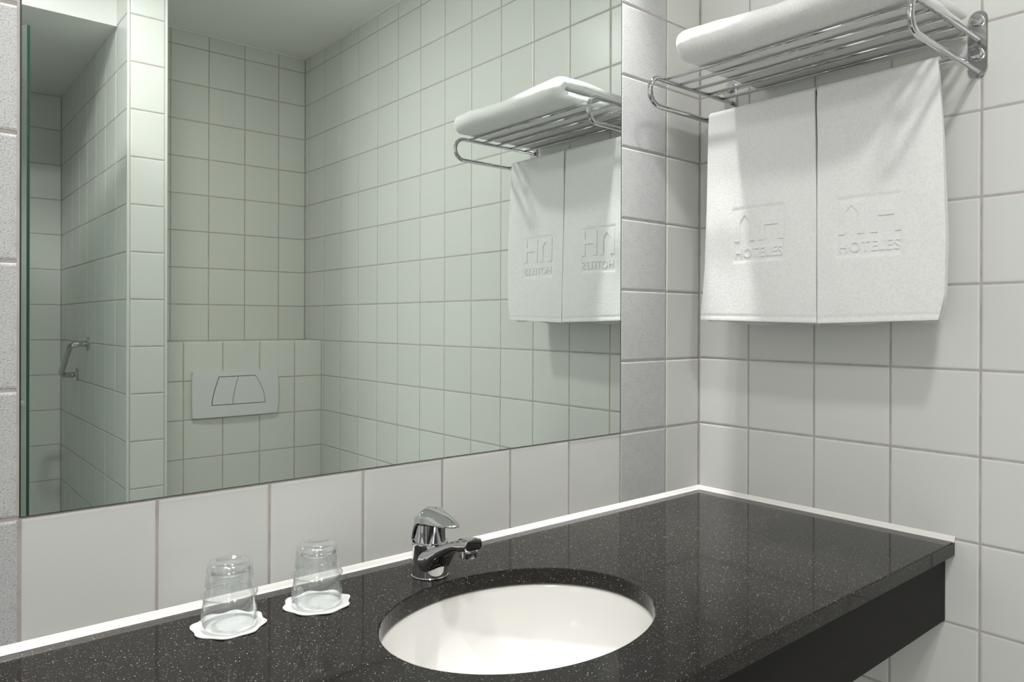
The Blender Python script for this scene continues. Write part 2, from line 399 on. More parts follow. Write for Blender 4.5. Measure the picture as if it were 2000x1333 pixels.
def fill_window(y0, y1, z0, z1):  # frame and area light invented to brighten the bathroom
    fr = bmesh.new(); x = RX0 + .0005
    for lo, hi in (((x, y0 - .05, z0 - .05), (x + .03, y1 + .05, z0)), ((x, y0 - .05, z1), (x + .03, y1 + .05, z1 + .05)), ((x, y0 - .05, z0), (x + .03, y0, z1)), ((x, y1, z0), (x + .03, y1 + .05, z1))):
        bm_box(fr, lo, hi)
    f = tag(from_bm('fill_window_1', fr, M_LAMPWHITE), kind='structure')
    la = bpy.data.lights.new('fill_light', 'AREA'); la.shape = 'RECTANGLE'; la.size = z1 - z0; la.size_y = y1 - y0; la.energy = FILL_W; la.color = FILL_C
    o = bpy.data.objects.new('fill_light', la); COL.objects.link(o); o.location = (x + .012, (y0 + y1) / 2, (z0 + z1) / 2)
    o.rotation_euler = (0, -pi / 2, 0)

# ------------------------------------------------------------------ lamps
fill_window(-2.0, -0.4, 0.75, 2.05)
def downlight(x, y, watts, color, size, spread, label, group=None):
    t_ = empty('ceiling_downlight', (x, y, CEIL), label, 'lamp', group)
    k = size / 0.085
    lathe('trim_ring', [(0.046 * k, 0.0), (0.060 * k, 0.0), (0.060 * k, -0.004), (0.055 * k, -0.007), (0.046 * k, -0.005)], M_CHROME, t_, 40, closed=True)
    la = bpy.data.lights.new('lamp_light', 'AREA'); la.shape = 'DISK'; la.size = size; la.energy = watts; la.color = color
    la.spread = math.radians(spread)
    o = bpy.data.objects.new('lamp_light', la); COL.objects.link(o); o.parent = t_; o.location = (0, 0, -0.008)
    lathe('lens', [(0.0, -0.0025), (0.0455 * k, -0.0025), (0.0455 * k, -0.001), (0.0, -0.001)], M_LAMPWHITE, t_, 32)
downlight(-0.92, -1.0, DOWN_W, DOWN_C, 0.14, 180, 'round recessed ceiling downlight out in front of the shower')
downlight(-1.58, -1.26, DOWN_W * 1.15, DOWN_C, 0.20, 180, 'wide round ceiling lamp just inside the doorway')
for x_, w_, sp_, l_ in ((-0.355, 2.3, 42, 'small ceiling downlight over the corner by the towel rack'), (-0.85, 0.15, 60, 'small ceiling downlight over the basin, by the mirror wall'),
                        (-1.33, 2.0, 55, 'small ceiling downlight over the left end of the mirror')):
    downlight(x_, -0.078, SPOT_W * w_, SPOT_C, 0.05, sp_, l_, 'downlights along the mirror wall')

# ------------------------------------------------------------------ mirror
def build_mirror():
    x0, x1, z0, z1 = -1.3205, -0.2733, Z0 + 0.1518, MIR_HI - .002
    bm = bmesh.new()
    vs = [bm.verts.new(p) for p in ((x0, 0, z0), (x1, 0, z0), (x1, 0, z1), (x0, 0, z1))]
    bm.faces.new(vs)
    me = bpy.data.meshes.new('mirror'); bm.to_mesh(me); bm.free()
    o = tag(link('mirror', me, M_MIRROR), 'large frameless wall mirror above the dark worktop', 'mirror')
    e = 0.0016
    bm = bmesh.new()                                     # polished edge all round and the backing of the sheet
    bm_box(bm, (x0 - e, 0.0004, z0 - e * .4), (x1 + e, BK - .0001, z1 + e))
    bm_box(bm, (x1, -0.0002, z0 - e * .4), (x1 + e, 0.0006, z1 + e))
    bm_box(bm, (x0 - e, -0.0002, z0 - e * .4), (x1 + e, 0.0006, z0))
    from_bm('mirror_backing', bm, M_MIRROR_EDGE, o)
build_mirror()
tag(box('trim_3', (-1.3250, 0.0002, Z0 + .153), (-1.3222, 0.0012, MIR_HI), M_GROUT), kind='structure')
tag(box('trim_4', (XP1, Y_FAR, CEIL - .005), (0, Y_FAR + .006, CEIL - .0002), M_SILIC), kind='structure')
tag(box('trim_5', (-.006, Y_FAR + .006, CEIL - .005), (0, -.001, CEIL - .0002), M_SILIC), kind='structure')

# ------------------------------------------------------------------ vanity: worktop, apron, basin
SX, SY, SA, SB = -0.7942, -0.2890, 0.1974, 0.1565
Y_EDGE, Y_APRON = -0.5400, -0.5250
ZB = ZC - 0.024
def counter():
    xa, xb, ya, yb = X_LEFT + .001, -0.0015, Y_EDGE, -0.0015
    ang = [2 * pi * k / 96 for k in range(96)]
    for px, py in ((xa, ya), (xa, yb), (xb, ya), (xb, yb)):
        ang.append(math.atan2((py - SY) / SB, (px - SX) / SA) % (2 * pi))
    ang = sorted(set(round(a, 6) for a in ang))
    def outer(a, ins=0.0):
        dx, dy = SA * cos(a), SB * sin(a); ts = []
        if abs(dx) > 1e-9: ts.append(((xb - ins if dx > 0 else xa + ins) - SX) / dx)
        if abs(dy) > 1e-9: ts.append(((yb - ins if dy > 0 else ya + ins) - SY) / dy)
        k = min(q for q in ts if q > 0); return SX + dx * k, SY + dy * k
    e = 0.0016
    loops = []
    for kind in ('bi', 'b0', 'hb', 'ht2', 'ht', 'tin', 'te', 'b1', 'bo'):
        L_ = []
        for a in ang:
            ca, sa = SA * cos(a), SB * sin(a)
            if kind == 'bi' or kind == 'b0': p = None
            if kind == 'hb': p = (SX + ca, SY + sa, ZB)
            elif kind == 'ht2': p = (SX + ca, SY + sa, ZC - e)
            elif kind == 'ht': p = (SX + ca * (1 + e * .35 / SB), SY + sa * (1 + e * .35 / SB), ZC - e * .3)
            elif kind == 'tin': p = (SX + ca * (1 + e / SB), SY + sa * (1 + e / SB), ZC)
            elif kind == 'te': p = (*outer(a, e), ZC)
            elif kind == 'b1': p = (*outer(a), ZC - e)
            elif kind == 'bo': p = (*outer(a), ZB)
            else: continue
            L_.append(p)
        if L_: loops.append(L_)
    n = len(ang); vs = [p for l in loops for p in l]; fs = []
    k = len(loops)
    for i in range(k):
        j = (i + 1) % k
        for q in range(n):
            q2 = (q + 1) % n
            fs.append((i * n + q, i * n + q2, j * n + q2, j * n + q))
    o = from_data('vanity_worktop', vs, fs, M_STONE, None, False, True)
    return tag(o, 'dark speckled stone vanity worktop with an oval cut-out', 'worktop')
counter()
ap = box('vanity_apron', (X_LEFT + .001, Y_APRON, Z0 - 0.1475), (-0.0015, Y_APRON + 0.018, ZB - 0.0005), M_WOOD, None, 0.001, 1)
tag(ap, 'dark brown apron panel hanging under the front of the worktop', 'panel')

def basin():
    prof = [(1.16, ZB - .0006), (1.035, ZB - .0006), (1.012, ZB - .003), (1.0, ZB - .008)]
    D = 0.135
    for k in range(1, 15):
        s = k / 14.0
        rr = (1 - s ** 2.6) ** (1 / 2.0) if s < 1 else 0.0
        r_ = 0.16 + 0.84 * ((1 - s ** 2.3) ** 0.5)
        prof.append((r_, ZB - .008 - D * (s ** 0.92)))
    inner = prof
    outer = [(r_ + 0.05, z - 0.008) for r_, z in reversed(inner[3:])]
    outer[-1] = (1.07, ZB - .014)
    prof = inner + [(0.11, inner[-1][1] - .004), (0.11, inner[-1][1] - .012)] + outer + [(1.16, ZB - .014)]
    bm = bmesh.new(); bm_lathe(bm, prof, 96, (0, 0), SA, SB, closed=True)
    t_ = empty('wash_basin', (SX, SY, 0), 'white oval ceramic basin set under the dark worktop', 'basin')
    autosmooth(from_bm('bowl', bm, M_CERAMIC, t_, True), 50)
    zb = inner[-1][1]
    lathe('drain', [(0.0, zb - .002), (0.020, zb - .002), (0.030, zb + .001), (0.031, zb - .003), (0.022, zb - .012), (0.0, zb - .012)], M_CHROME, t_, 32)
basin()

# white silicone beads where the worktop meets the tiles
def bead(name, pts):
    bm = bmesh.new(); rings = []
    for p, d in pts:
        p = Vector(p); d = Vector(d)
        sec = [(0.0, -0.001), (0.0, 0.0095), (0.0018, 0.0065), (0.0038, 0.0026), (0.0060, 0.0006), (0.0060, -0.001)]
        rings.append([bm.verts.new(p + d * a + Vector((0, 0, h))) for a, h in sec])
    for a, c in zip(rings, rings[1:]):
        for k in range(len(a)): bm.faces.new((a[k], a[(k + 1) % len(a)], c[(k + 1) % len(a)], c[k]))
    for r_ in (rings[0], rings[-1]): bm.faces.new(r_)
    return tag(from_bm(name, bm, M_SILIC), kind='structure')
bead('trim_1', [((X_LEFT + .002, -.0002, ZC), (0, -1, 0)), ((-0.001, -.0002, ZC), (0, -1, 0))])
bead('trim_2', [((-.0002, -0.001, ZC), (-1, 0, 0)), ((-.0002, Y_EDGE, ZC), (-1, 0, 0))])

# ------------------------------------------------------------------ faucet
def faucet():
    cx, cy = -0.807, -0.089
    t_ = empty('basin_faucet', (cx, cy, ZC), 'chrome single-lever mixer tap behind the oval basin', 'faucet')
    # body with the spout grown out of it: one skin made of a lathe and a loft
    bm = bmesh.new()
    bm_lathe(bm, [(0.0, 0.0), (0.0278, 0.0), (0.0284, 0.0012), (0.0276, 0.0024), (0.0274, 0.020), (0.0274, 0.046), (0.0281, 0.0475), (0.0281, 0.0515), (0.0272, 0.0525), (0.0245, 0.0530), (0.0, 0.0530)], 56)
    secs = [(-0.004, 0.006, 0.046, 0.0268), (-0.018, 0.008, 0.0475, 0.0262), (-0.026, 0.016, 0.0495, 0.0240), (-0.034, 0.0275, 0.0525, 0.0212), (-0.046, 0.0385, 0.0575, 0.0182),
            (-0.060, 0.0475, 0.0640, 0.0160), (-0.076, 0.0545, 0.0705, 0.0148), (-0.086, 0.0570, 0.0745, 0.0146), (-0.0875, 0.0555, 0.0760, 0.0152), (-0.1085, 0.0600, 0.0790, 0.0152), (-0.1105, 0.0620, 0.0775, 0.0140)]
    rings = []
    for y, za, zb, hw in secs:
        zm, hh = (za + zb) / 2, (zb - za) / 2; ring = []
        for k in range(24):
            a = 2 * pi * k / 24; ca, sa = cos(a), sin(a)
            p = 0.62
            ring.append(bm.verts.new((hw * math.copysign(abs(ca) ** p, ca), y, zm + hh * math.copysign(abs(sa) ** p, sa))))
        rings.append(ring)
    for a, c in zip(rings, rings[1:]):
        for k in range(24): bm.faces.new((a[k], a[(k + 1) % 24], c[(k + 1) % 24], c[k]))
    bm.faces.new(rings[0]); bm.faces.new(rings[-1])
    autosmooth(from_bm('body', bm, M_CHROME, t_, True), 30)
    autosmooth(lathe('aerator', [(0.0, 0.0500), (0.0105, 0.0500), (0.0125, 0.0508), (0.0125, 0.0585), (0.0118, 0.0590), (0.0118, 0.0640), (0.0, 0.0640)], M_CHROME, t_, 32, (0, -0.0975)), 30)
    autosmooth(lathe('cartridge_sleeve', [(0.0, 0.0525), (0.0243, 0.0525), (0.0243, 0.0672), (0.0239, 0.0674), (0.0239, 0.0680), (0.0243, 0.0682), (0.0243, 0.086), (0.0, 0.088)], M_CHROME, t_, 56), 30)
    # lever: a dome that covers the back of the sleeve, cut away in front, drawn out to a flat beak
    NT, NS = 64, 14; vs, fs = [], []
    for i in range(NT):
        th = 2 * pi * i / NT
        fr = 0.5 + 0.5 * cos(th)                            # 1 in front (-y), 0 at the back
        beak = max(0.0, cos(th)) ** 7
        zr = 0.0535 + (0.0815 - 0.0535) * smoothstep(0.18, 0.62, fr) + 0.006 * beak
        rr = 0.0282 + 0.042 * beak
        P0 = (rr, zr); P1 = (0.0285 + 0.030 * beak, zr + 0.016 - 0.010 * beak); P2 = (0.020 + .010 * beak, 0.1020); P3 = (0.0, 0.1035)
        for s in range(NS):
            q = s / NS
            b0, b1, b2, b3 = (1 - q) ** 3, 3 * q * (1 - q) ** 2, 3 * q * q * (1 - q), q ** 3
            r_ = b0 * P0[0] + b1 * P1[0] + b2 * P2[0] + b3 * P3[0]; z_ = b0 * P0[1] + b1 * P1[1] + b2 * P2[1] + b3 * P3[1]
            vs.append((r_ * sin(th) * (1 - .25 * beak), -r_ * cos(th), z_))
    vs.append((0, 0, 0.1035)); top = len(vs) - 1
    for i in range(NT):
        j = (i + 1) % NT
        for s in range(NS - 1): fs.append((i * NS + s, j * NS + s, j * NS + s + 1, i * NS + s + 1))
        fs.append((i * NS + NS - 1, j * NS + NS - 1, top))
    o = from_data('lever', vs, fs, M_CHROME, t_, True, True)
    so = o.modifiers.new('thick', 'SOLIDIFY'); so.thickness = 0.0026; so.offset = -1
    tube('indicator', [(0.004, -0.0236, 0.0760), (0.004, -0.0254, 0.0760)], 0.0024, M_GAP, t_, 12)
faucet()

# ------------------------------------------------------------------ tumblers on paper coasters
def tumbler_mesh():
    # upside down: the rim rests on the paper, thick foot at the top
    H = 0.081; n = 48
    out = [(0.0335, 0.0), (0.0338, 0.0012), (0.0332, 0.020), (0.0322, 0.0370), (0.0338, 0.0392), (0.0341, 0.0405), (0.0336, 0.0418), (0.0302, 0.0436), (0.0290, 0.056), (0.0278, 0.0700), (0.0272, 0.0745)]
    inn = [(0.0270, 0.0745), (0.0270, 0.0700), (0.0280, 0.0570), (0.0286, 0.0440), (0.0302, 0.0405), (0.0309, 0.020), (0.0320, 0.001), (0.0328, -0.0003)]
    bm = bmesh.new(); rings = []
    for idx, (r_, z) in enumerate(out + inn):
        outer = idx < len(out)
        if r_ == 0: rings.append([bm.verts.new((0, 0, z))]); continue
        ring = []
        for k in range(n):
            rr = r_
            if outer and 0.044 < z < 0.073 and k % 2: rr -= 0.0007   # pressed flutes
            ring.append(bm.verts.new((rr * cos(2 * pi * k / n), rr * sin(2 * pi * k / n), z)))
        rings.append(ring)
    prs = list(zip(rings, rings[1:])); prs.append((rings[-1], rings[0]))
    for a, c in prs:
        if len(a) == 1 and len(c) == 1: continue
        for k in range(n):
            k2 = (k + 1) % n
            if len(a) == 1: bm.faces.new((a[0], c[k2], c[k]))
            elif len(c) == 1: bm.faces.new((a[k], a[k2], c[0]))
            else: bm.faces.new((a[k], a[k2], c[k2], c[k]))
    bmesh.ops.recalc_face_normals(bm, faces=bm.faces)
    me = bpy.data.meshes.new('tumbler'); bm.to_mesh(me); bm.free(); me.materials.append(M_GLASS)
    for p in me.polygons: p.use_smooth = True
    return me
def coaster_mesh():
    n = 128; vs = []; fs = []
    for z in (0.0002, 0.0013):
        for f_ in (1.0, 0.80, 0.5):
            for k in range(n):
                a = 2 * pi * k / n
                r_ = (0.0440 + 0.0021 * cos(8 * a) + .0004 * cos(3 * a)) * f_
                lift = 0.0012 * (0.5 + 0.5 * cos(8 * a + .6)) * (f_ == 1.0)
                vs.append((r_ * cos(a), r_ * sin(a), z + lift))
        vs.append((0, 0, z))
    per = 3 * n + 1
    for s in (0, 1):
        o = s * per
        for ring in (0, 1):
            for k in range(n):
                k2 = (k + 1) % n
                q = (o + ring * n + k, o + ring * n + k2, o + ring * n + n + k2, o + ring * n + n + k)
                fs.append(q if s else q[::-1])
        for k in range(n):
            q = (o + 2 * n + k, o + 2 * n + (k + 1) % n, o + 3 * n); fs.append(q if s else q[::-1])
    for k in range(n): fs.append((k, (k + 1) % n, per + (k + 1) % n, per + k))
    me = bpy.data.meshes.new('coaster'); me.from_pydata(vs, [], fs); me.update(); me.materials.append(M_PAPER)
    return me
def print_mesh():
    # faint ring of fine print on the paper, too small to read
    vs, fs = [], []
    rnd = random.Random(3)
    def mark(a, r_, w_, h_):
        i = len(vs)
        for da, dr in ((-w_, -h_), (w_, -h_), (w_, h_), (-w_, h_)):
            vs.append(((r_ + dr) * cos(a + da), (r_ + dr) * sin(a + da), 0.00145))
        fs.append((i, i + 1, i + 2, i + 3))
    for a0, a1, k in ((0.45, 1.6, 14), (3.6, 4.4, 9)):
        for q in range(k):
            a = a0 + (a1 - a0) * q / (k - 1)
            mark(a, 0.0235, 0.014 + 0.008 * rnd.random(), 0.0006); mark(a + .02, 0.0245, 0.010, 0.0010 * rnd.random() + .0003)
    me = bpy.data.meshes.new('fine_print'); me.from_pydata(vs, [], fs); me.update(); me.materials.append(M_PRINT)
    return me
def ring_mesh(name, rings):
    bm = bmesh.new()
    for r_, z, a in rings: bm_lathe(bm, [(r_ + a * cos(2 * pi * k / 10), z + a * sin(2 * pi * k / 10)) for k in range(10)], 48, closed=True)
    bmesh.ops.recalc_face_normals(bm, faces=bm.faces)
    me = bpy.data.meshes.new(name); bm.to_mesh(me); bm.free(); me.materials.append(M_GLASSFOOT)
    for p in me.polygons: p.use_smooth = True
    return me
bm = bmesh.new()
bm_lathe(bm, [(0.0, 0.0785), (0.0190, 0.0785), (0.0215, 0.0806), (0.0248, 0.0806), (0.0264, 0.0783), (0.0270, 0.0735), (0.0268, 0.0700), (0.0236, 0.0672), (0.0200, 0.0660), (0.0, 0.0655)], 48)
bmesh.ops.recalc_face_normals(bm, faces=bm.faces)
FOOT = bpy.data.meshes.new('thick_foot'); bm.to_mesh(FOOT); bm.free(); FOOT.materials.append(M_GLASSFOOT)
for p in FOOT.polygons: p.use_smooth = True
RIDGE = ring_mesh('ridge', [(0.0334, 0.0405, 0.0011)]); RIM = ring_mesh('rim', [(0.0331, 0.0010, 0.0009)])
TUM, COA, PRI = tumbler_mesh(), coaster_mesh(), print_mesh()
for i, (gx, gy, kx, ky, rot, gl, cl) in enumerate((
        (-1.1100, -0.0890, -1.1090, -0.0850, 0.30, 'upturned clear glass tumbler farther left, farther from the tap', 'scalloped white paper coaster under the left tumbler'),
        (-0.9925, -0.0905, -0.9905, -0.0880, 0.65, 'upturned clear glass tumbler on the right, nearer the tap', 'scalloped white paper coaster under the tumbler nearer the tap'))):
    c_ = link('paper_coaster', COA, M_PAPER); c_.location = (kx, ky, ZC); c_.rotation_euler.z = rot
    tag(c_, cl, 'coaster', 'paper coasters under the tumblers')
    p_ = link('fine_print', PRI, M_PRINT, c_); p_['kind'] = 'stuff'
    g_ = link('glass_tumbler', TUM, M_GLASS); g_.location = (gx, gy, ZC + 0.0022)
    tag(g_, gl, 'glass', 'upturned tumblers on the worktop')
    link('thick_foot', FOOT, M_GLASSFOOT, g_); link('ridge', RIDGE, M_GLASSFOOT, g_); link('rim', RIM, M_GLASSFOOT, g_)

# ------------------------------------------------------------------ towel rack
RU0, RU1 = 0.0845, 0.5735                  # the two side arms, measured from the mirror wall
ARM_HI, ARM_LO, ARM_X, ARM_R = Z0 + 0.8725, Z0 + 0.8165, -0.2835, 0.0053
ROD_X, ROD_Z = -0.0985, Z0 + 0.8175
def rack():
    t_ = empty('towel_rack', (0, -(RU0 + RU1) / 2, Z0 + 0.86), 'chrome wall rack of five shelf rods holding white towels', 'towel rack')
    t_z = Vector((0, -(RU0 + RU1) / 2, Z0 + 0.86))
    L_ = lambda p: Vector(p) - t_z
    for u in (RU0, RU1):
        r_ = (ARM_HI - ARM_LO) / 2; zc = (ARM_HI + ARM_LO) / 2
        pts = [L_((-0.001, -u, ARM_HI))]
        for k in range(17):
            a = pi / 2 + pi * k / 16
            pts.append(L_((ARM_X + r_ + r_ * cos(a), -u, zc + r_ * sin(a))))
        pts.append(L_((-0.001, -u, ARM_LO)))
        tube('side_arm', pts, ARM_R, M_CHROME, t_, 16)
        # wall plate with half-round ends
        bm = bmesh.new(); za, zb, hw = Z0 + 0.807, Z0 + 0.921, 0.0150
        out = [(hw * cos(pi * k / 14), zb - hw + hw * sin(pi * k / 14)) for k in range(15)] + [(hw * cos(pi + pi * k / 14), za + hw + hw * sin(pi + pi * k / 14)) for k in range(15)]
        a = [bm.verts.new(L_((-0.0003, -u + y, z))) for y, z in out]; b_ = [bm.verts.new(L_((-0.0045, -u + y, z))) for y, z in out]
        c_ = [bm.verts.new(L_((-0.0055, -u + y * .92, (z - (za + zb) / 2) * .985 + (za + zb) / 2))) for y, z in out]
        n = len(out)
        for p, q in ((a, b_), (b_, c_)):
            for k in range(n): bm.faces.new((p[k], p[(k + 1) % n], q[(k + 1) % n], q[k]))
        bm.faces.new(a); bm.faces.new(c_)
        pl = from_bm('wall_plate', bm, M_CHROME_DULL, t_)
        for z in (Z0 + 0.9035, Z0 + 0.8465):
            bm = bmesh.new()
            q = L_((0, -u, z)); 
            bm_tube(bm, [q + Vector((-0.005, 0, 0)), q + Vector((-0.0125, 0, 0)), q + Vector((-0.0145, 0, 0)), q + Vector((-0.0152, 0, 0))], [0.0105, 0.0105, 0.0092, 0.006], 20)
            sc = from_bm('screw_cap', bm, M_CHROME, pl, True); autosmooth(sc, 40)
    for x in (-0.2385, -0.1905, -0.1415, -0.0905, -0.0385):
        tube('shelf_rod', [L_((x, -RU0, ARM_HI + .0008)), L_((x, -RU1, ARM_HI + .0008))], 0.0034, M_CHROME, t_, 12)
    tube('hanging_rod', [L_((ROD_X, -RU0, ROD_Z)), L_((ROD_X, -RU1, ROD_Z))], 0.0034, M_CHROME, t_, 12)
rack()

# ------------------------------------------------------------------ hand towels over the hanging rod
TH = 0.0055
def lerp(a, b, t_): return a + (b - a) * t_
def interp(tab, z):
    if z >= tab[0][0]: return tab[0][1]
    for (za, a), (zb, b_) in zip(tab, tab[1:]):
        if z >= zb: return lerp(b_, a, (z - zb) / (za - zb))
    return tab[-1][1]
def text_mesh(body, font_size=1.0):
    cu = bpy.data.curves.new('lettering', 'FONT'); cu.body = body; cu.size = font_size; cu.fill_mode = 'BOTH' if False else 'FRONT'
    o = bpy.data.objects.new('lettering', cu); COL.objects.link(o)
    dg = bpy.context.evaluated_depsgraph_get(); me = bpy.data.meshes.new_from_object(o.evaluated_get(dg))
    vs = [v.co.copy() for v in me.vertices]; fs = [tuple(p.vertices) for p in me.polygons]
    bpy.data.objects.remove(o); bpy.data.curves.remove(cu); bpy.data.meshes.remove(me)
    return vs, fs
def hand_towel(label, left, right, bot_l, bot_r, panel, fold, back_len, seed):
    ztop = ROD_Z + 0.0034 + TH + .001
    zc = ROD_Z; R = 0.0034 + TH * .55 + .0008
    pu0, pu1, pz0, pz1 = panel
    def front_x(u, z):
        x = ROD_X - R
        hang = (ztop - z)
        x -= 0.003 * smoothstep(0.0, .42, hang)
        x += 0.0016 * wave(u * 22, z * 9, seed) * smoothstep(0.02, 0.25, hang)
        if fold is not None:
            fu, fz, amp = fold
            du, dz = (u - fu), (fz - z)
            if dz > 0:
                a = math.atan2(-du, dz); rr = sqrt(du * du + dz * dz)
                x -= amp * sin(a * 9.5 + .6) * smoothstep(0.02, 0.09, rr) * (1 - smoothstep(0.14, 0.30, rr)) * smoothstep(0.0, .2, a)
        return x
    def surf(u, z):
        x = front_x(u, z)
        ins = min(u - pu0, pu1 - u, z - pz0, pz1 - z)
        x += 0.0014 * smoothstep(-0.0008, 0.0020, ins)
        return x
    # rows: front hem to the rod, round it, and down the back
    NU = 84; rows = []
    zs = []
    nz = 150
    t_ = None
    path = []
    for k in range(nz + 1): path.append(('f', k / nz))
    for k in range(1, 10): path.append(('r', k / 10))
    for k in range(0, 31): path.append(('b', k / 30))
    vs = []
    for kind, q in path:
        for i in range(NU + 1):
            s = i / NU
            zb = lerp(bot_l, bot_r, s)
            if kind == 'f':
                z = lerp(zb, zc, q); h = z
                u = lerp(interp(left, z), interp(right, z), s)
                x = surf(u, z)
                if 0.008 < z - zb < 0.0135: x += 0.0007
                blend = smoothstep(zc - .03, zc, z); x = lerp(x, ROD_X - R, blend)
            elif kind == 'r':
                a = pi - pi * q; z = zc + R * sin(a); x = ROD_X + R * cos(a)
                u = lerp(interp(left, z), interp(right, z), s)
            else:
                zbb = zb - back_len[0] + (back_len[1]) * sin(s * 9 + seed)
                z = lerp(zc, zbb, q); u = lerp(interp(left, z) + .004, interp(right, z) - .004, s)
                x = ROD_X + R + 0.0035 * smoothstep(0, .3, zc - z) + 0.002 * wave(u * 30, z * 7, seed + 2) * smoothstep(0, .2, zc - z)
            edge = min(s, 1 - s) * 0.24
            vs.append(Vector((x, -u, z)))
    W = NU + 1; fs = []
    for r_ in range(len(path) - 1):
        for i in range(NU): fs.append((r_ * W + i, (r_ + 1) * W + i, (r_ + 1) * W + i + 1, r_ * W + i + 1))
    o = from_data('hand_towel', vs, fs, M_TERRY, None, True)
    so = o.modifiers.new('thick', 'SOLIDIFY'); so.thickness = TH; so.offset = 0.0
    be = o.modifiers.new('round', 'BEVEL'); be.width = 0.0022; be.segments = 3; be.limit_method = 'ANGLE'; be.angle_limit = math.radians(50)
    tag(o, label, 'towel', 'white hand towels on the rack')
    # raised emblem inside the sunken panel: the two letters and the word under them
    S_ = (pu1 - pu0) / 830.0; Sz = (pz1 - pz0) / 870.0
    def P(x, y): return pu0 + (x - 100) * S_, pz1 - (y - 310) * Sz
    polys = [[(135, 850), (135, 360), (475, 360), (475, 850), (385, 850), (385, 530), (305, 430), (225, 530), (225, 850)],
             [(545, 850), (545, 360), (635, 360), (635, 530), (840, 530), (840, 360), (930, 360), (930, 850), (840, 850), (840, 620), (635, 620), (635, 850)]]
    tv, tf = text_mesh('HOTELES')
    x0 = min(v.x for v in tv); x1 = max(v.x for v in tv); y0 = min(v.y for v in tv); y1 = max(v.y for v in tv)
    ev, ef = [], []
    def put(u, z, lift): ev.append((front_x(u, z) - TH / 2 + 0.0014 - lift, -u, z))
    for pg in polys:
        m = [P(*q) for q in pg]; i = len(ev); n = len(m)
        for u, z in m: put(u, z, -0.0006)
        for u, z in m: put(u, z, 0.0015)
        ef.append(tuple(range(i + n, i + 2 * n)))
        for k in range(n): ef.append((i + k, i + (k + 1) % n, i + n + (k + 1) % n, i + n + k))
    base = len(ev)
    lo_, hi_ = P(150, 1110), P(915, 960)
    mp = lambda v: (lerp(lo_[0], hi_[0], (v.x - x0) / (x1 - x0)), lerp(lo_[1], hi_[1], (v.y - y0) / (y1 - y0)))
    n = len(tv)
    for v in tv: put(*mp(v), 0.0015)
    for v in tv: put(*mp(v), -0.0006)
    ecount = {}
    for f in tf:
        ef.append(tuple(base + k for k in f))
        for a, c in zip(f, f[1:] + f[:1]): ecount[(a, c)] = 1
    for (a, c) in list(ecount):
        if (c, a) not in ecount: ef.append((base + c, base + a, base + n + a, base + n + c))
    em = from_data('emblem', ev, ef, M_TERRY, o, False, False)
    em['label'] = 'raised woven emblem lettered HOTELES'
hand_towel('white hand towel nearer the mirror, embossed emblem, partly in brighter light',
           [(Z0 + .83, 0.100), (Z0 + .79, 0.0985), (Z0 + .5, 0.093), (Z0 + .384, 0.0825)], [(Z0 + .83, 0.3340), (Z0 + .6, 0.3385), (Z0 + .384, 0.3410)],
           Z0 + .3868, Z0 + .3812, (0.1595, 0.2735, Z0 + .505, Z0 + .616), None, (0.004, 0.003), 0.6)
hand_towel('white hand towel farther from the mirror, embossed emblem, its outer edge bowed outward',
           [(Z0 + .83, 0.3392), (Z0 + .6, 0.3405), (Z0 + .384, 0.3430)], [(Z0 + .83, 0.5470), (Z0 + .7, 0.5560), (Z0 + .52, 0.5620), (Z0 + .43, 0.5600), (Z0 + .384, 0.5500)],
           Z0 + .3805, Z0 + .3868, (0.3770, 0.4925, Z0 + .501, Z0 + .610), (0.548, Z0 + .822, 0.0026), (0.002, 0.002), 2.1)

